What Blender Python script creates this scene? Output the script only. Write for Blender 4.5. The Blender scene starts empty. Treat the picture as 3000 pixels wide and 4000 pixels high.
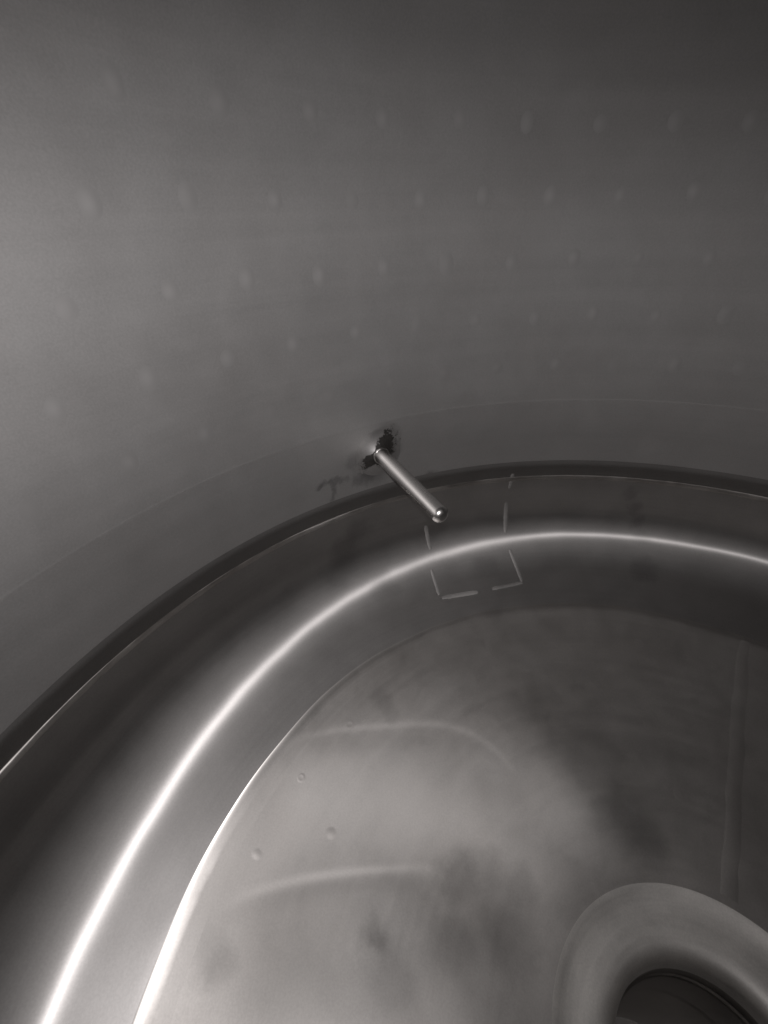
import bpy, bmesh, math, random
from mathutils import Vector, Matrix
random.seed(7)
C = bpy.context.scene
COL = C.collection
S = 0.4                      # tank radius in metres; all lengths below are in tank radii until scaled
PI = math.pi

# ---------------------------------------------------------------- camera
CAM = Vector((0.0, -0.46444, 0.61753))
RIGHT = Vector((0.1445, 0.9894, -0.0124)).normalized()
FWD = Vector((-0.8195, 0.1126, -0.562)).normalized()
DOWN = FWD.cross(RIGHT).normalized()
RIGHT = DOWN.cross(FWD).normalized()
FPX = 1775.137
cd = bpy.data.cameras.new('camera')
cam = bpy.data.objects.new('camera', cd); COL.objects.link(cam)
cam.matrix_world = Matrix(((RIGHT.x, -DOWN.x, -FWD.x, CAM.x*S), (RIGHT.y, -DOWN.y, -FWD.y, CAM.y*S),
                           (RIGHT.z, -DOWN.z, -FWD.z, CAM.z*S), (0, 0, 0, 1)))
cd.sensor_fit = 'VERTICAL'; cd.sensor_height = 24.0; cd.lens = 24.0*FPX/4000
cd.clip_start = 0.005; cd.clip_end = 50
C.camera = cam

# ---------------------------------------------------------------- world: only a dim room outside the vat
w = bpy.data.worlds.new('World'); C.world = w; w.use_nodes = True
bg = w.node_tree.nodes['Background']
bg.inputs[0].default_value = (0.95, 0.97, 1.0, 1); bg.inputs[1].default_value = 0.05

# ---------------------------------------------------------------- the phone torch beside the lens: the one light of the picture
LP = CAM + RIGHT*0.045 + DOWN*0.012
ld = bpy.data.lights.new('torch', 'SPOT')
ld.energy = 3.65; ld.color = (1.0, 0.963, 0.958)
ld.spot_size = math.radians(150); ld.spot_blend = 1.0; ld.shadow_soft_size = 0.0035
lo = bpy.data.objects.new('torch', ld); COL.objects.link(lo)
lo.location = LP*S
lo.rotation_euler = (FWD - RIGHT*0.17 + DOWN*0.02).to_track_quat('-Z', 'Y').to_euler()

C.render.engine = 'CYCLES'
C.view_settings.view_transform = 'Standard'; C.view_settings.look = 'None'
C.view_settings.exposure = 0.0; C.view_settings.gamma = 1.0
C.cycles.max_bounces = 10; C.cycles.glossy_bounces = 8; C.cycles.diffuse_bounces = 3
C.cycles.sample_clamp_indirect = 3.0
C.cycles.blur_glossy = 0.3
C.cycles.use_denoising = True

# ---------------------------------------------------------------- materials
class NT:
    def __init__(s, name):
        s.m = bpy.data.materials.new(name); s.m.use_nodes = True
        s.t = s.m.node_tree; s.n = s.t.nodes; s.l = s.t.links
        s.n.clear()
        s.out = s.n.new('ShaderNodeOutputMaterial')
    def add(s, typ, ins=None, **kw):
        n = s.n.new(typ)
        for k, v in kw.items(): setattr(n, k, v)
        for k, v in (ins or {}).items():
            sock = n.inputs[k]
            if hasattr(v, 'is_output') or isinstance(v, bpy.types.NodeSocket): s.l.new(v, sock)
            else: sock.default_value = v
        return n
    def math(s, op, a, b=0.0):
        return s.add('ShaderNodeMath', {0: a, 1: b}, operation=op).outputs[0]
    def ramp(s, fac, stops):
        r = s.add('ShaderNodeValToRGB', {0: fac}); e = r.color_ramp.elements
        while len(e) < len(stops): e.new(0.5)
        for el, (p, c) in zip(e, stops):
            el.position = p; el.color = c if len(c) == 4 else (*c, 1)
        return r.outputs[0]
    def maprange(s, v, a, b, c, d):
        return s.add('ShaderNodeMapRange', {0: v, 1: a, 2: b, 3: c, 4: d}).outputs[0]

def steel(name, base, tint, rough, rvar=0.03, brush=0.0, brush_scale=(2.0, 260.0), waves=0.0, wave_scale=5.0,
          aniso=None, mix=0.0, mottle=0.06, spots=0.0, aniso0=0.0, stains_reflections=(), fade=None, streak=0.0):
    """stainless steel: base colour with cloudy tint, brushed relief along u of the UV map (metres), roughness clouds.
    aniso=(roughness, anisotropy) adds the polished lobe, mix is its share"""
    t = NT(name)
    uv = t.add('ShaderNodeTexCoord').outputs['UV']
    obj = t.add('ShaderNodeTexCoord').outputs['Object']
    mp = t.add('ShaderNodeMapping', {0: uv, 3: (brush_scale[0], brush_scale[1], 1)})
    br = t.add('ShaderNodeTexNoise', {'Vector': mp.outputs[0], 'Scale': 1.0, 'Detail': 4.0, 'Roughness': 0.65}).outputs[0]
    cl = t.add('ShaderNodeTexNoise', {'Vector': obj, 'Scale': 9.0, 'Detail': 3.0, 'Roughness': 0.55}).outputs[0]
    cl2 = t.add('ShaderNodeTexNoise', {'Vector': obj, 'Scale': 30.0, 'Detail': 4.0, 'Roughness': 0.6, 'Distortion': 0.4}).outputs[0]
    gr = t.add('ShaderNodeTexNoise', {'Vector': obj, 'Scale': 900.0, 'Detail': 2.0}).outputs[0]
    c1 = t.ramp(cl, [(0.35, base), (0.65, tint)])
    v = t.math('ADD', t.maprange(cl2, 0.3, 0.7, 1-mottle, 1+mottle), t.maprange(gr, 0.3, 0.7, -0.05, 0.05))
    v = t.math('ADD', v, t.maprange(br, 0.3, 0.7, -mottle*0.6, mottle*0.6))
    if streak:
        m2 = t.add('ShaderNodeMapping', {0: uv, 3: (1.3, 26, 1)})
        st = t.add('ShaderNodeTexNoise', {'Vector': m2.outputs[0], 'Scale': 1.0, 'Detail': 3.0, 'Roughness': 0.55, 'Distortion': 0.3}).outputs[0]
        v = t.math('ADD', v, t.maprange(st, 0.3, 0.7, -streak, streak))
    if spots:
        vo = t.add('ShaderNodeTexNoise', {'Vector': obj, 'Scale': 14.0, 'Detail': 5.0, 'Roughness': 0.7}).outputs[0]
        v = t.math('SUBTRACT', v, t.maprange(vo, 0.60, 0.72, 0.0, spots))
    if stains_reflections:                        # dried residue, dark patches and painted-in reflections: cloudy spots with edges of their own
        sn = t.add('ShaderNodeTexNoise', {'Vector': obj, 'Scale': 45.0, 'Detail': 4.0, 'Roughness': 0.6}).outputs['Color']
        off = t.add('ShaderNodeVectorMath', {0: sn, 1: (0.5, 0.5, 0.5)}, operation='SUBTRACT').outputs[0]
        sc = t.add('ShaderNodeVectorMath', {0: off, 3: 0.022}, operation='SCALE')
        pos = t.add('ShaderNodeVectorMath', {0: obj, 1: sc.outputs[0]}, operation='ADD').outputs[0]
        for q, rad, amt in stains_reflections:
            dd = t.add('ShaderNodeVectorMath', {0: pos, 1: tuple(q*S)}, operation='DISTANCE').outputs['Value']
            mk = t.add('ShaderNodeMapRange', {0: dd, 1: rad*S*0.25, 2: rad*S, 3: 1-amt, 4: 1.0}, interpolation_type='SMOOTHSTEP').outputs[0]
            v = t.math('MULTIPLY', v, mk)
    colr = t.add('ShaderNodeVectorMath', {0: c1, 1: v}, operation='MULTIPLY').outputs[0]
    ro = t.math('ADD', t.maprange(cl2, 0.3, 0.7, rough-rvar, rough+rvar), t.maprange(br, 0.3, 0.7, -rvar*0.5, rvar*0.5))
    nrm = None
    fz = None
    if fade:                          # (v0, v1, roughness, anisotropy, mix): the finish at the start of the strip, blending out
        vv = t.add('ShaderNodeSeparateXYZ', {0: uv}).outputs[1]
        vv = t.math('ADD', vv, t.maprange(cl2, 0.3, 0.7, -0.0010, 0.0010))
        fz = t.add('ShaderNodeMapRange', {0: vv, 1: fade[0], 2: fade[1], 3: 0.0, 4: 1.0}, interpolation_type='SMOOTHSTEP').outputs[0]
        ro = t.math('ADD', ro, t.maprange(fz, 0.0, 1.0, fade[2]-rough, 0.0))
        if fade[3] is not None: aniso0 = t.maprange(fz, 0.0, 1.0, fade[3], aniso0)
        if fade[4] is not None: mix = t.maprange(fz, 0.0, 1.0, fade[4], mix)
    if brush:
        b1 = t.add('ShaderNodeBump', {'Strength': 1.0, 'Distance': brush, 'Height': br}); nrm = b1.outputs[0]
    if waves:
        wv = t.add('ShaderNodeTexNoise', {'Vector': obj, 'Scale': wave_scale, 'Detail': 1.5, 'Roughness': 0.45}).outputs[0]
        ins = {'Strength': 1.0, 'Distance': waves, 'Height': wv}
        if nrm: ins['Normal'] = nrm
        nrm = t.add('ShaderNodeBump', ins).outputs[0]
    ins = {'Base Color': colr, 'Metallic': 1.0, 'Roughness': ro}
    if nrm: ins['Normal'] = nrm
    if fade or aniso0:
        ins['Anisotropic'] = aniso0; ins['Tangent'] = t.add('ShaderNodeTangent', direction_type='RADIAL', axis='Z').outputs[0]
    p = t.add('ShaderNodeBsdfPrincipled', ins)
    surf = p.outputs[0]
    if aniso:
        tg = t.add('ShaderNodeTangent', direction_type='RADIAL', axis='Z').outputs[0]
        ins2 = {'Base Color': colr, 'Metallic': 1.0, 'Roughness': aniso[0], 'Anisotropic': aniso[1], 'Tangent': tg}
        if nrm: ins2['Normal'] = nrm
        p2 = t.add('ShaderNodeBsdfPrincipled', ins2)
        surf = t.add('ShaderNodeMixShader', {0: mix, 1: p.outputs[0], 2: p2.outputs[0]}).outputs[0]
    t.l.new(surf, t.out.inputs[0])
    return t.m

def patch_mat():                      # ragged black, breaking up into bare steel towards its edge
    t = NT('black_patch')
    obj = t.add('ShaderNodeTexCoord').outputs['Object']
    u = t.add('ShaderNodeSeparateXYZ', {0: t.add('ShaderNodeTexCoord').outputs['UV']}).outputs[0]
    n = t.add('ShaderNodeTexNoise', {'Vector': obj, 'Scale': 160.0, 'Detail': 5.0, 'Roughness': 0.7}).outputs[0]
    n2 = t.add('ShaderNodeTexNoise', {'Vector': obj, 'Scale': 420.0, 'Detail': 3.0}).outputs[0]
    e = t.math('ADD', u, t.maprange(n, 0.3, 0.7, -0.30, 0.30)); e = t.math('ADD', e, t.maprange(n2, 0.3, 0.7, -0.10, 0.10))
    k = t.add('ShaderNodeMapRange', {0: e, 1: 0.58, 2: 0.74, 3: 0.0, 4: 0.72}, interpolation_type='SMOOTHSTEP').outputs[0]
    k = t.math('ADD', k, t.add('ShaderNodeMapRange', {0: e, 1: 0.72, 2: 0.99, 3: 0.0, 4: 0.28}, interpolation_type='SMOOTHSTEP').outputs[0])
    c = t.ramp(n2, [(0.3, (0.010, 0.009, 0.008)), (0.7, (0.026, 0.023, 0.021))])
    p = t.add('ShaderNodeBsdfPrincipled', {'Base Color': c, 'Metallic': 0.0, 'Roughness': 0.65})
    q = t.add('ShaderNodeBsdfPrincipled', {'Base Color': (0.475, 0.466, 0.463, 1), 'Metallic': 1.0, 'Roughness': 0.54})
    m = t.add('ShaderNodeMixShader', {0: k, 1: p.outputs[0], 2: q.outputs[0]})
    t.l.new(m.outputs[0], t.out.inputs[0]); return t.m
M_PATCH = patch_mat()

# ---------------------------------------------------------------- the vat's profile (radius, height), from the girth weld down
SCONE = 0.14/0.585
def head_profile():
    s, ks = 0.090, [(0, 0), (0.089, 37.1), (0.202, 64.6), (0.288, 69.2)]
    n = 260
    ts = []
    for i in range(n+1):
        a = 0.288*i/n
        # smoothed knots
        tot = 0
        for d in range(-8, 9):
            b = min(max(a + d*0.0016, 0), 0.288)
            for (x0, y0), (x1, y1) in zip(ks, ks[1:]):
                if x0 <= b <= x1: tot += y0 + (y1-y0)*(b-x0)/(x1-x0); break
        ts.append(math.radians(tot/17))
    r, z = 1.0, -s
    P = [(1.0, 0.0 - s*k/12) for k in range(12)] + [(1.0, -s)]
    ds = 0.288/n
    for i in range(n):
        t = (ts[i]+ts[i+1])/2
        r -= math.sin(t)*ds; z -= math.cos(t)*ds
        if i % 4 == 3: P.append((r, z))
    return P
HEAD = head_profile()
RC, ZC = HEAD[-1]
def cone_z(r):                       # the cone floor, with the rolled lip just inside its weld
    d = RC - r
    if d < RIMW: return rim_z(d)
    e = d - RIMW
    return rim_z(RIMW) - (0.0190*(1-math.exp(-e/0.12)) + 0.150*e)
RIMW = 0.045
def rim_z(d):                        # the planished weld: a short step, then a hollow running out into the floor
    z, n = ZC, 40
    d = min(max(d, 0), RIMW)
    for i in range(n):
        tt = 73.0 - 9.5*math.exp(-(i+0.5)/n*d/0.0095)
        z -= d/n/math.tan(math.radians(tt))
    return z
def warp(a, r):                      # the sheet of the floor is a little buckled between its welds
    a = math.degrees(a) % 360; d = RC - r
    env = 1-math.exp(-(max(d-0.004, 0)/0.07)**2); env *= 1-math.exp(-(max(r-FLOOR_R1, 0)/0.10)**2)
    c = 223 + (r-0.8)*48
    rp = 0.0
    for pts, hh, sg in ARCS:              # soft creases shaped in to stand for reflected lines of the wall seams
        if pts[0][0] < a < pts[-1][0]:
            for (a0, r0), (a1, r1) in zip(pts, pts[1:]):
                if a0 <= a <= a1:
                    rr = r0 + (r1-r0)*(a-a0)/(a1-a0); e = math.sin(PI*(a-pts[0][0])/(pts[-1][0]-pts[0][0]))**0.8
                    x = (r-rr)/sg; rp += hh*e*(math.exp(-x*x) if x > 0 else math.exp(-x*x*0.12)); break
    return rp + WARP*env*(math.exp(-((a-c+22)/16)**2) - math.exp(-((a-c-22)/16)**2))
WARP = 0.0135
ARCS = []
FLOOR_R0, FLOOR_R1 = RC, 0.232
def surf_z(r):
    if r <= RC: return cone_z(r)
    for (r0, z0), (r1, z1) in zip(HEAD[12:], HEAD[13:]):
        if r1 <= r <= r0: return z0 + (z1-z0)*((r0-r)/max(r0-r1, 1e-9))
    return 0
def radius_at(z):                    # for the wall and the head
    if z >= -0.090: return 1.0
    for (r0, z0), (r1, z1) in zip(HEAD[12:], HEAD[13:]):
        if z1 <= z <= z0: return r0 + (r1-r0)*((z0-z)/max(z0-z1, 1e-9))
    return None

def seen(px, py):
    """a place on the vat's inner surface (measured in the photograph once, kept as a real position)"""
    d = RIGHT*((px-1500)/FPX) + DOWN*((py-2000)/FPX) + FWD
    lo_, hi = 0.2, None
    t = 0.2
    def out(t):
        q = CAM + d*t; r = math.hypot(q.x, q.y)
        if r > 1: return True
        if q.z < ZC: return q.z < (cone_z(r)+warp(math.atan2(q.y, q.x), r) if r <= RC else 9)
        R = radius_at(q.z); return R is not None and r > R
    while not out(t): t += 0.004
    a, b = t-0.004, t
    for _ in range(30):
        m = (a+b)/2
        if out(m): b = m
        else: a = m
    return CAM + d*b
def normal_at(q):
    r = math.hypot(q.x, q.y); er = Vector((-q.x/r, -q.y/r, 0))
    if r <= RC:
        s = (cone_z(r+1e-3)-cone_z(r-1e-3))/2e-3
        a = math.atan2(q.y, q.x); s += (warp(a, r+1e-3)-warp(a, r-1e-3))/2e-3
        g = (warp(a+1e-3, r)-warp(a-1e-3, r))/(2e-3*r)
        return (er*s - Vector((-math.sin(a), math.cos(a), 0))*g + Vector((0, 0, 1))).normalized()
    if q.z >= -0.090: return er
    R0, R1 = radius_at(q.z+1e-3) or 1, radius_at(q.z-1e-3) or RC
    dr = (R0-R1)/2e-3
    return (er + Vector((0, 0, dr))).normalized()

def curve(ctrl, n=40):
    out = []
    for i in range(n+1):
        x = i/n*(len(ctrl)-1); k = min(int(x), len(ctrl)-2); u = x-k
        p = [ctrl[max(0, min(len(ctrl)-1, k+d))] for d in (-1, 0, 1, 2)]
        c = [0.5*(2*p[1][j] + (p[2][j]-p[0][j])*u + (2*p[0][j]-5*p[1][j]+4*p[2][j]-p[3][j])*u*u + (3*p[1][j]-p[0][j]-3*p[2][j]+p[3][j])*u**3) for j in (0, 1)]
        out.append(seen(*c))
    return out
_arcs = []
for ctrl, hh, sg in (([(1090, 2960), (1180, 2900), (1330, 2865), (1500, 2850), (1700, 2842), (1850, 2880), (1990, 2980)], -0.0008, 0.012),
                     ([(860, 3590), (960, 3520), (1120, 3465), (1300, 3430), (1500, 3410), (1720, 3400)], -0.0007, 0.013)):
    pl = sorted((math.degrees(math.atan2(q.y, q.x)) % 360, math.hypot(q.x, q.y)) for q in curve(ctrl, 30))
    _arcs.append((pl, hh, sg))
ARCS += _arcs

# ---------------------------------------------------------------- the steels (marks are placed with seen())
def marks(lst): return [(seen(x, y), r, a) for x, y, r, a in lst]
M_WALL = steel('wall_steel', (0.50, 0.494, 0.492), (0.48, 0.470, 0.466), 0.58, 0.01, 0.00001, (3, 420), 0.0, mottle=0.02, streak=0.05)
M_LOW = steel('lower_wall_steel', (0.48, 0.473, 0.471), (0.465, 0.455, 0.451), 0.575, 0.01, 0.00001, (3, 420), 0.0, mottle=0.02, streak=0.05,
              stains_reflections=marks([(1500, 1735, 0.058, 0.35), (1440, 1835, 0.042, 0.45), (1480, 1850, 0.035, 0.3), (1385, 1800, 0.03, 0.2), (1250, 1905, 0.014, 0.35), (1268, 1895, 0.014, 0.35), (1290, 1886, 0.014, 0.35), (1312, 1882, 0.014, 0.3),
                            (1335, 1880, 0.013, 0.25), (1358, 1876, 0.013, 0.2), (1303, 1905, 0.013, 0.25), (1302, 1925, 0.013, 0.25), (1300, 1948, 0.013, 0.25), (1395, 1880, 0.02, 0.25), (1690, 1850, 0.02, 0.35), (2540, 1740, 0.05, -0.06)]))  # the wisps and the pale patch are reflections painted into the colour
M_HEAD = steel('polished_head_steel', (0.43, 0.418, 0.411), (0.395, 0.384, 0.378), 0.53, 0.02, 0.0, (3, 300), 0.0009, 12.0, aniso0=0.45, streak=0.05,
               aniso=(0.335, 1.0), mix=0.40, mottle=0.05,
               stains_reflections=marks([(1400, 2070, 0.05, 0.2), (1350, 2150, 0.06, 0.2), (1330, 2240, 0.06, 0.16), (2470, 1930, 0.03, 0.15), (2478, 1985, 0.03, 0.2), (2488, 2040, 0.03, 0.2), (2500, 2100, 0.03, 0.1),
                             (2520, 2230, 0.05, 0.2), (1500, 2290, 0.06, 0.15), (1900, 2210, 0.05, 0.15), (1700, 2060, 0.05, 0.15)]))  # dark columns and smudges: reflections painted into the head's colour
M_RIM = steel('floor_weld_steel', (0.52, 0.503, 0.488), (0.48, 0.460, 0.444), 0.51, 0.03, 0.0, (3, 300), aniso=(0.34, 1.0), mix=0.0, mottle=0.05,
              fade=(0.005*S, 0.026*S, 0.50, 0.6, 0.6))
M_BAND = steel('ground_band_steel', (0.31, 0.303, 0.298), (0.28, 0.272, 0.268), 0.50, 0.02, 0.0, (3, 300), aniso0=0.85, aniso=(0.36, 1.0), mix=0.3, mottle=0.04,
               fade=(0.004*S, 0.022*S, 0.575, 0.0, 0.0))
M_FLOOR = steel('floor_steel', (0.52, 0.503, 0.488), (0.48, 0.460, 0.444), 0.51, 0.03, 0.0, (3, 120), 0.0025, 6.0, mottle=0.035, spots=0.10,
                stains_reflections=marks([(2440, 3230, 0.085, 0.25), (2520, 3290, 0.06, 0.15), (1790, 3420, 0.055, 0.22), (1900, 3400, 0.05, 0.18), (2030, 3460, 0.045, 0.18), (1470, 3640, 0.032, 0.22), (1490, 3680, 0.022, 0.18),
                              (1530, 3820, 0.07, 0.2), (1750, 3680, 0.06, 0.2), (2000, 3660, 0.07, 0.25), (1900, 3860, 0.10, 0.25), (1490, 2740, 0.035, 0.2), (1530, 2790, 0.03, 0.15), (1350, 3900, 0.06, 0.12),
                              (820, 3720, 0.05, 0.14), (860, 3770, 0.035, 0.12), (1150, 3930, 0.11, 0.2), (1550, 3930, 0.10, 0.2)]))  # the widest clouds darken the lower floor
M_SUMP = steel('sump_steel', (0.78, 0.76, 0.73), (0.70, 0.68, 0.655), 0.58, 0.03, 0.000005, (3, 300), mottle=0.07)
M_WELD = steel('weld_steel', (0.62, 0.60, 0.58), (0.5, 0.47, 0.45), 0.42, 0.06, 0.00008, (60, 400), mottle=0.12)
M_PIPE = steel('outlet_steel', (0.42, 0.405, 0.392), (0.38, 0.363, 0.35), 0.42, 0.04, 0.0, mottle=0.06)
M_ROD = steel('probe_steel', (0.72, 0.705, 0.69), (0.66, 0.645, 0.63), 0.27, 0.03, 0.00001, (300, 8), mottle=0.05)
M_MARK = steel('stitch_mark_steel', (0.47, 0.46, 0.452), (0.40, 0.39, 0.382), 0.66, 0.05, 0.0, mottle=0.15)
def spot_mat():                       # the heat spot of a jacket weld: palest at its middle
    t = NT('spot_weld_steel')
    obj = t.add('ShaderNodeTexCoord').outputs['Object']
    d = t.add('ShaderNodeVectorMath', {0: obj}, operation='LENGTH').outputs['Value']
    k = t.add('ShaderNodeMapRange', {0: d, 1: 0.0, 2: 0.0130*S, 3: 1.0, 4: 0.0}, interpolation_type='SMOOTHSTEP').outputs[0]
    rn = t.add('ShaderNodeObjectInfo').outputs['Random']
    k = t.math('MULTIPLY', k, t.maprange(rn, 0, 1, 0.15, 1.0))
    c = t.ramp(k, [(0.0, (0.492, 0.484, 0.481)), (1.0, (0.560, 0.551, 0.548))])
    p = t.add('ShaderNodeBsdfPrincipled', {'Base Color': c, 'Metallic': 1.0, 'Roughness': 0.58})
    t.l.new(p.outputs[0], t.out.inputs[0]); return t.m
M_SPOT = spot_mat()

# ---------------------------------------------------------------- mesh helpers
def link(name, me, mat, parent=None, kind=None):
    o = bpy.data.objects.new(name, me); COL.objects.link(o)
    if mat and not me.materials: me.materials.append(mat)
    if parent: o.parent = parent
    if kind: o['kind'] = kind
    return o
AZ_DENSE = (118, 272)
def azimuths(step=0.5, coarse=3.0):
    a, out = 0.0, []
    while a < 360 - 1e-6:
        out.append(math.radians(a))
        a += step if AZ_DENSE[0] <= a < AZ_DENSE[1] else coarse
    return out
def lathe(name, prof, mat, parent, step=0.5, wob=None, flip=False, coarse=3.0):
    """revolve prof [(r,z)] (vat radii) about the vat axis; wob(az, i) adds (dr, dz)"""
    az = azimuths(step, coarse); n = len(az)
    arc = [0]
    for (r0, z0), (r1, z1) in zip(prof, prof[1:]): arc.append(arc[-1] + math.hypot(r1-r0, z1-z0))
    V = []
    for a in az:
        for i, (r, z) in enumerate(prof):
            dr, dz = wob(a, i) if wob else (0, 0)
            V.append(((r+dr)*math.cos(a)*S, (r+dr)*math.sin(a)*S, (z+dz)*S))
    m = len(prof); F = []; UV = []
    for j in range(n):
        k = (j+1) % n
        a0 = az[j]; a1 = az[k] if k else 2*PI
        for i in range(m-1):
            q = [j*m+i, j*m+i+1, k*m+i+1, k*m+i]
            uv = [(a0*S, arc[i]*S), (a0*S, arc[i+1]*S), (a1*S, arc[i+1]*S), (a1*S, arc[i]*S)]
            if flip: q.reverse(); uv.reverse()
            F.append(q); UV += uv
    me = bpy.data.meshes.new(name); me.from_pydata(V, [], F)
    ul = me.uv_layers.new(name='UVMap')
    flat = [c for uv in UV for c in uv]; ul.data.foreach_set('uv', flat)
    me.polygons.foreach_set('use_smooth', [True]*len(me.polygons)); me.update()
    return link(name, me, mat, parent)
def wobble(seed, amps):
    rnd = random.Random(seed); ph = [(f, a, rnd.uniform(0, 6.28)) for f, a in amps]
    return lambda az: sum(a*math.sin(f*az+p) for f, a, p in ph)

# ---------------------------------------------------------------- the vat
vat = bpy.data.objects.new('steel_vat', None); COL.objects.link(vat)
vat['label'] = 'inside of a round stainless steel vat with dimpled wall, rounded base and sloping floor'
vat['category'] = 'vat'

ZD = 0.216                            # circumferential sheet seam on the wall
lathe('wall_sheet', [(1.0, ZD+0.003+(1.42-ZD-0.003)*k/40) for k in range(41)][::-1], M_WALL, vat)
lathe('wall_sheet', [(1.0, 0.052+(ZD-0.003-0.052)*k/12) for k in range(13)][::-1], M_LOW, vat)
sw = wobble(3, [(37, .0006, ), (91, .0004), (11, .0008)])
lathe('sheet_seam', [(1.0, ZD+0.003), (0.99992, ZD+0.0015), (0.99989, ZD), (0.99992, ZD-0.0015), (1.0, ZD-0.003)], M_WALL, vat,
      wob=lambda a, i: (0, 0 if i in (0, 4) else sw(a)*0.3))
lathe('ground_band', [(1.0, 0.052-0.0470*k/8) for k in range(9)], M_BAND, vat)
gw = wobble(5, [(41, .0006), (97, .0006), (17, .0008), (171, .0003)])
_g = lambda a, c, w_: math.exp(-(((math.degrees(a) % 360)-c)/w_)**2)
ge = lambda a: 0.12 + 0.95*_g(a, 249, 9) + 1.0*_g(a, 209, 4.5) + 0.45*_g(a, 168, 13) + 0.5*_g(a, 141, 7) + 0.3*_g(a, 225, 3) + abs(gw(a*0.6))*80
gp = [(math.cos(t)*0.0045, math.sin(t)*0.0066) for t in [PI*0.5 + PI*k/8 for k in range(9)]]
lathe('girth_weld', [(1.0, y) for x, y in gp], M_WELD, vat, step=0.2,
      wob=lambda a, i: (-0.0025*math.sin(PI*i/8)*ge(a) if 0 < i < 8 else 0, gw(a+.4)*0.5*math.sin(PI*i/8)))
fw = wobble(9, [(13, .0012), (29, .0004), (7, .0012)])
hp = [(1.0, -0.005)] + HEAD[1:]
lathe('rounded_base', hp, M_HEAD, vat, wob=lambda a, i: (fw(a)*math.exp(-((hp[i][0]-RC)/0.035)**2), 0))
nf = 64
RF = RC - RIMW
fr = [RF - (RF-0.70)*(k/nf)**1.6 for k in range(nf+1)] + [0.70-(0.70-FLOOR_R1)*k/110 for k in range(1, 111)]
def fwob(a, i):
    d = RC - fr[i]
    return (fw(a)*math.exp(-(d/0.07)**2), warp(a, fr[i]))
rimp = [(RC - RIMW*(k/30)**1.4, rim_z(RIMW*(k/30)**1.4)) for k in range(31)]
lathe('floor_weld', rimp, M_RIM, vat, step=0.4, wob=lambda a, i: (fw(a)*math.exp(-((RC-rimp[i][0])/0.07)**2)*1.0, warp(a, rimp[i][0])))
floor = lathe('cone_floor', [(r, cone_z(r)) for r in fr], M_FLOOR, vat, wob=fwob)

# top of the vat, out of the picture: shoulder and open manway
lathe('top_cover', [(0.42, 1.62), (0.42, 1.58), (0.60, 1.56), (0.85, 1.51), (0.97, 1.46), (1.0, 1.42)], M_WALL, vat, step=3)

# ---------------------------------------------------------------- drain
zO = cone_z(FLOOR_R1)
sump = lathe('drain_sump', [(FLOOR_R1, zO), (0.229, zO-0.0009), (0.225, zO-0.0024), (0.219, zO-0.0048), (0.212, zO-0.0072), (0.203, zO-0.0095), (0.193, zO-0.0113), (0.181, zO-0.0129),
      (0.168, zO-0.0147), (0.157, zO-0.0170), (0.150, zO-0.0198), (0.1445, zO-0.0240), (0.140, zO-0.0295), (0.1365, zO-0.0370), (0.1345, zO-0.0460), (0.1335, zO-0.06)],
      M_SUMP, vat, step=1)
pipe = lathe('outlet_pipe', [(0.1335, zO-0.06), (0.133, zO-0.080), (0.1325, zO-0.0815), (0.1308, zO-0.0835), (0.1292, zO-0.0860), (0.1285, zO-0.0900), (0.128, zO-0.16),
      (0.127, zO-0.168), (0.126, zO-0.175), (0.1255, zO-0.40)], M_PIPE, sump, step=1)
vb = bpy.data.meshes.new('outlet_valve')
bm = bmesh.new()
bmesh.ops.create_circle(bm, cap_ends=True, segments=48, radius=0.1255*S)
for v in bm.verts: v.co.z = (zO-0.40)*S
bm.to_mesh(vb); bm.free()
link('outlet_valve', vb, M_PIPE, sump)

# ---------------------------------------------------------------- ribbons laid on the steel: seam and weld marks
def ribbon(name, pts, width, mat, parent, lift=0.0009, dome=0.0006, seed=1, taper=True, jit=0.12):
    """pts: places on the surface (vat radii) joined by a thin raised strip that follows it"""
    rnd = random.Random(seed)
    V, F = [], []
    n = len(pts)
    for i, q in enumerate(pts):
        t = (pts[min(i+1, n-1)] - pts[max(i-1, 0)]).normalized()
        nn = normal_at(q); b = nn.cross(t).normalized()
        e = min(i, n-1-i)/max(1, n*0.12); wd = width*(min(1, 0.65+0.35*e) if taper else 1)*(1+rnd.uniform(-jit, jit))
        for x, hgt in ((-1, -0.0004), (-0.55, dome*0.8), (0, dome), (0.55, dome*0.8), (1, -0.0004)):
            V.append((q + b*(x*wd*0.5) + nn*(lift+hgt-0.0006))*S)
    for i in range(n-1):
        for k in range(4): F.append((i*5+k, i*5+k+1, (i+1)*5+k+1, (i+1)*5+k))
    me = bpy.data.meshes.new(name); me.from_pydata(V, [], F)
    me.uv_layers.new(name='UVMap')
    bm = bmesh.new(); bm.from_mesh(me); bmesh.ops.recalc_face_normals(bm, faces=bm.faces)
    if sum((f.normal.dot(normal_at(Vector(f.calc_center_median())/S)) for f in bm.faces)) < 0: bmesh.ops.reverse_faces(bm, faces=bm.faces)
    bm.to_mesh(me); bm.free()
    me.polygons.foreach_set('use_smooth', [True]*len(me.polygons))
    return link(name, me, mat, parent)
def stroke(a, b, n=14, bow=0.0):
    out = []
    for i in range(n+1):
        u = i/n
        px = a[0]+(b[0]-a[0])*u - (b[1]-a[1])*bow*4*u*(1-u); py = a[1]+(b[1]-a[1])*u + (b[0]-a[0])*bow*4*u*(1-u)
        out.append(seen(px, py))
    return out
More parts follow.
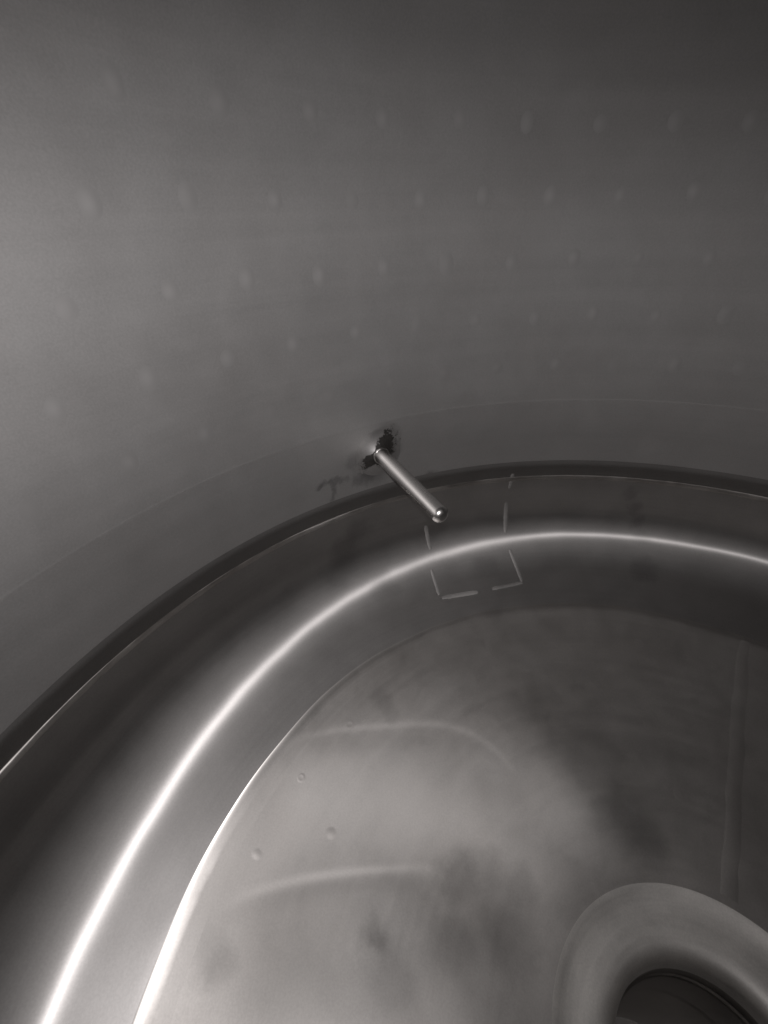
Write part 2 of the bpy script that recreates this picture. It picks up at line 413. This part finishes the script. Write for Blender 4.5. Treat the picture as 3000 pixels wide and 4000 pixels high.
# stitch-weld marks of the leg pad showing through the rounded base
for k, (a, b, wd, bow) in enumerate([
        ((1663, 2052), (1682, 2145), 13, 0.02), ((1686, 2225), (1716, 2325), 12, 0.0), ((1726, 2335), (1866, 2312), 15, 0.0),
        ((1922, 2300), (2040, 2276), 13, 0.0), ((2040, 2272), (1992, 2148), 12, 0.0), ((1976, 2080), (1978, 1962), 14, -0.02), ((1990, 1908), (2004, 1850), 12, 0.0)]):
    ribbon('stitch_mark', stroke(a, b, 14, bow), wd/1775*1.55, M_MARK, vat, dome=0.0002, seed=20+k)
# radial seam of the cone floor
az = math.radians(140.2)
sp = [0.795-(0.795-0.245)*k/60 for k in range(61)]
swb = wobble(12, [(40, 0.0012), (97, 0.0007)])
ribbon('radial_seam', [Vector((r*math.cos(az), r*math.sin(az), cone_z(r))) + Vector((-math.sin(az), math.cos(az), 0))*swb(r) for r in sp],
       0.034, M_FLOOR, floor, lift=0.0006, dome=0.0006, seed=3, taper=False, jit=0.05)

# ---------------------------------------------------------------- spot-weld dimples
def dimple_mesh(name, rad, h, mat, ring=False, n=20, k=7):
    V, F = [(0, 0, (h*0.25 if ring else h)*S)], []
    for i in range(1, k+1):
        u = i/k
        z = h*(1-u*u)**2 if not ring else h*(0.25 + 0)*(1-u*u)**2 + h*math.exp(-((u-0.6)/0.2)**2)*(1-u**6)
        for j in range(n):
            a = 2*PI*j/n; V.append((u*rad*math.cos(a)*S, u*rad*math.sin(a)*S, z*S))
    for j in range(n): F.append((0, 1+j, 1+(j+1) % n))
    for i in range(k-1):
        for j in range(n):
            F.append((1+i*n+j, 1+(i+1)*n+j, 1+(i+1)*n+(j+1) % n, 1+i*n+(j+1) % n))
    me = bpy.data.meshes.new(name); me.from_pydata(V, [], F); me.materials.append(mat)
    me.uv_layers.new(name='UVMap')
    me.polygons.foreach_set('use_smooth', [True]*len(me.polygons))
    return me
WD = [dimple_mesh('dimple', r, h, M_SPOT, n=16, k=5) for r, h in ((0.0135, 0.00008), (0.0145, 0.00011), (0.0125, 0.00005))]
FD = [dimple_mesh('dimple', r, h, M_FLOOR, ring, n=18, k=6) for r, h, ring in ((0.0115, 0.00015, True), (0.0100, 0.00012, False), (0.0090, 0.00022, False))]
def place(me, q, parent, stretch=(1, 1)):
    nn = normal_at(q); x = Vector((0, 0, 1)).cross(nn)
    x = x.normalized() if x.length > 1e-4 else Vector((1, 0, 0)); y = nn.cross(x)
    o = bpy.data.objects.new('dimple', me); COL.objects.link(o); o.parent = parent
    p = (q + nn*0.0003)*S; x = x*stretch[0]; y = y*stretch[1]
    o.matrix_local = Matrix(((x.x, y.x, nn.x, p.x), (x.y, y.y, nn.y, p.y), (x.z, y.z, nn.z, p.z), (0, 0, 0, 1)))
    return o
T0 = [3.7387, 3.94006, 4.00548, 3.93645, 3.87163]; DTH, DZ, ZR = 0.1339, 0.1076, 0.7325
for i in range(5):
    for k in range(-5, 16):
        th = T0[i] - k*DTH
        if not math.radians(126) < th < math.radians(250): continue
        th += random.uniform(-.006, .006); z = ZR - i*DZ + random.uniform(-.004, .004)
        s = random.uniform(0.9, 1.1)
        place(WD[random.randrange(3)], Vector((math.cos(th), math.sin(th), z)), vat, (s, s*random.uniform(1.0, 1.35)))
K = 3000/1659
for k, (px, py) in enumerate([(650, 1680), (555, 1845), (945, 1425), (1148, 1375), (1380, 1390), (1040, 1390), (1500, 1515), (1475, 1610),
                              (1465, 1715), (755, 1565), (715, 1800)]):
    place(FD[(k*2+k//3) % 3], seen(px*K, py*K), floor, (random.uniform(0.8, 1.15), random.uniform(0.8, 1.2)))
bd = place(dimple_mesh('dimple', 0.012, 0.00022, M_HEAD, False), seen(240*K, 2065*K), vat)
bd.data.transform(bd.matrix_local); bd.matrix_local = Matrix()      # keeps the base's brushing direction

# ---------------------------------------------------------------- temperature probe
base = seen(1478, 1768)
er = Vector((-base.x, -base.y, 0)).normalized()
axis = (er + Vector((0, 0, -0.088))).normalized()
probe = bpy.data.objects.new('temperature_probe', None); COL.objects.link(probe)
probe['label'] = 'thin polished steel probe rod sticking out of the vat wall above the rounded base'
probe['category'] = 'probe'
probe.location = base*S
probe.rotation_euler = axis.to_track_quat('Z', 'X').to_euler()
def lathe_local(name, prof, mat, parent, n=40):
    V, F, m = [], [], len(prof)
    arc = [0]
    for (r0, z0), (r1, z1) in zip(prof, prof[1:]): arc.append(arc[-1]+math.hypot(r1-r0, z1-z0))
    for j in range(n):
        a = 2*PI*j/n
        for r, z in prof: V.append((r*math.cos(a)*S, r*math.sin(a)*S, z*S))
    UV = []
    for j in range(n):
        k = (j+1) % n
        for i in range(m-1):
            F.append((j*m+i, k*m+i, k*m+i+1, j*m+i+1))
            UV += [j/n*0.036, arc[i]*S, (j+1)/n*0.036, arc[i]*S, (j+1)/n*0.036, arc[i+1]*S, j/n*0.036, arc[i+1]*S]
    me = bpy.data.meshes.new(name); me.from_pydata(V, [], F)
    me.uv_layers.new(name='UVMap').data.foreach_set('uv', UV)
    me.polygons.foreach_set('use_smooth', [True]*len(me.polygons))
    return link(name, me, mat, parent)
RR, LR = 0.0176, 0.268
rod = lathe_local('rod', [(RR, -0.02), (RR, 0.004), (RR, 0.06), (RR, 0.12), (RR, 0.18), (RR, LR-0.016)], M_ROD, probe)
tip = [(RR, LR-0.016)]
for k in range(1, 13):
    a = k/12*PI/2; rc = 0.0130
    tip.append((RR-rc+rc*math.cos(a), LR-0.016+rc*math.sin(a)))
tip.append((0.0, LR-0.016+0.0130))
M_TIP = steel('probe_tip_steel', (0.72, 0.705, 0.69), (0.66, 0.645, 0.63), 0.31, 0.03, 0.0, mottle=0.05)
lathe_local('rounded_tip', tip, M_TIP, probe)
def mound(r): return 0.0105*max(0.0, (0.060-r)/0.044)**2.2 + 0.0001
M_FILLET = steel('fillet_steel', (0.48, 0.473, 0.471), (0.465, 0.455, 0.451), 0.50, 0.02, 0.0, mottle=0.03)
inv = probe.rotation_euler.to_matrix().inverted()
WR, WU, WN = inv @ Vector((0, 0, 1)).cross(er), inv @ Vector((0, 0, 1)), inv @ er
def wall_pt(rad, a, lift=0.0):        # a place on the fillet, in the probe's own axes; the wall curves round behind it
    x, y = rad*math.cos(a), rad*math.sin(a)
    return (WR*x + WU*y + WN*(mound(rad) + 0.5*x*x + lift))*S
NM, MM = 72, 20
V = [wall_pt(0.060-0.045*i/(MM-1), 2*PI*j/NM, -0.0006*(i == 0)) for j in range(NM) for i in range(MM)]
F = [(j*MM+i, ((j+1) % NM)*MM+i, ((j+1) % NM)*MM+i+1, j*MM+i+1) for j in range(NM) for i in range(MM-1)]
cm = bpy.data.meshes.new('weld_collar'); cm.from_pydata(V, [], F); cm.uv_layers.new(name='UVMap')
cm.polygons.foreach_set('use_smooth', [True]*len(cm.polygons))
link('weld_collar', cm, M_FILLET, probe)
bw = wobble(31, [(3, .0004), (5, .0005), (9, .0003)])
NB = 8
V = []
for j in range(48):
    a = 2*PI*j/48
    for i in range(NB+1):
        b = PI*i/NB; rr = RR - 0.0006 + (0.0026+bw(a))*math.sin(b)
        V.append(Vector((rr*math.cos(a), rr*math.sin(a), 0.0135 + bw(a*2+1)*0.8 - 0.0030*math.cos(b)))*S)
F = [(j*(NB+1)+i, ((j+1) % 48)*(NB+1)+i, ((j+1) % 48)*(NB+1)+i+1, j*(NB+1)+i+1) for j in range(48) for i in range(NB)]
bmsh = bpy.data.meshes.new('weld_bead'); bmsh.from_pydata(V, [], F); bmsh.uv_layers.new(name='UVMap')
bmsh.polygons.foreach_set('use_smooth', [True]*len(bmsh.polygons))
link('weld_bead', bmsh, M_TIP, probe)
# ragged black patch on the wall round the probe
def ragged_patch(name, lobes, seed, lift):
    rnd = random.Random(seed)
    me = bpy.data.meshes.new(name); V, F = [], []
    n, m = 120, 12
    ph = [(f, rnd.uniform(.05, .10)*2.1/f**0.40, rnd.uniform(0, 6.28)) for f in (3, 5, 9, 14, 23, 37, 52)]
    for j in range(n):
        a = 2*PI*j/n
        R = 0.0
        for a0, wd, rr in lobes:
            d = (a-a0+PI) % (2*PI) - PI; R = max(R, rr*math.exp(-(d/wd)**2))
        R = 0.0175 + max(0.0, R)*(1+sum(A*math.sin(f*a+p) for f, A, p in ph))
        for i in range(m):
            rad = 0.0165 + (R-0.0165)*i/(m-1)
            V.append(wall_pt(rad, a, lift))
    for j in range(n):
        k = (j+1) % n
        for i in range(m-1): F.append((m*j+i, m*j+i+1, m*k+i+1, m*k+i))
    me.from_pydata(V, [], F)
    ul = me.uv_layers.new(name='UVMap')
    for lp in me.loops: ul.data[lp.index].uv = ((lp.vertex_index % m)/(m-1), lp.vertex_index//m/n)
    me.polygons.foreach_set('use_smooth', [True]*len(me.polygons))
    return link(name, me, M_PATCH, probe)
ragged_patch('black_patch', [(0.70, 0.95, 0.058), (3.65, 0.62, 0.046), (4.75, 0.7, 0.024)], 11, 0.0007)
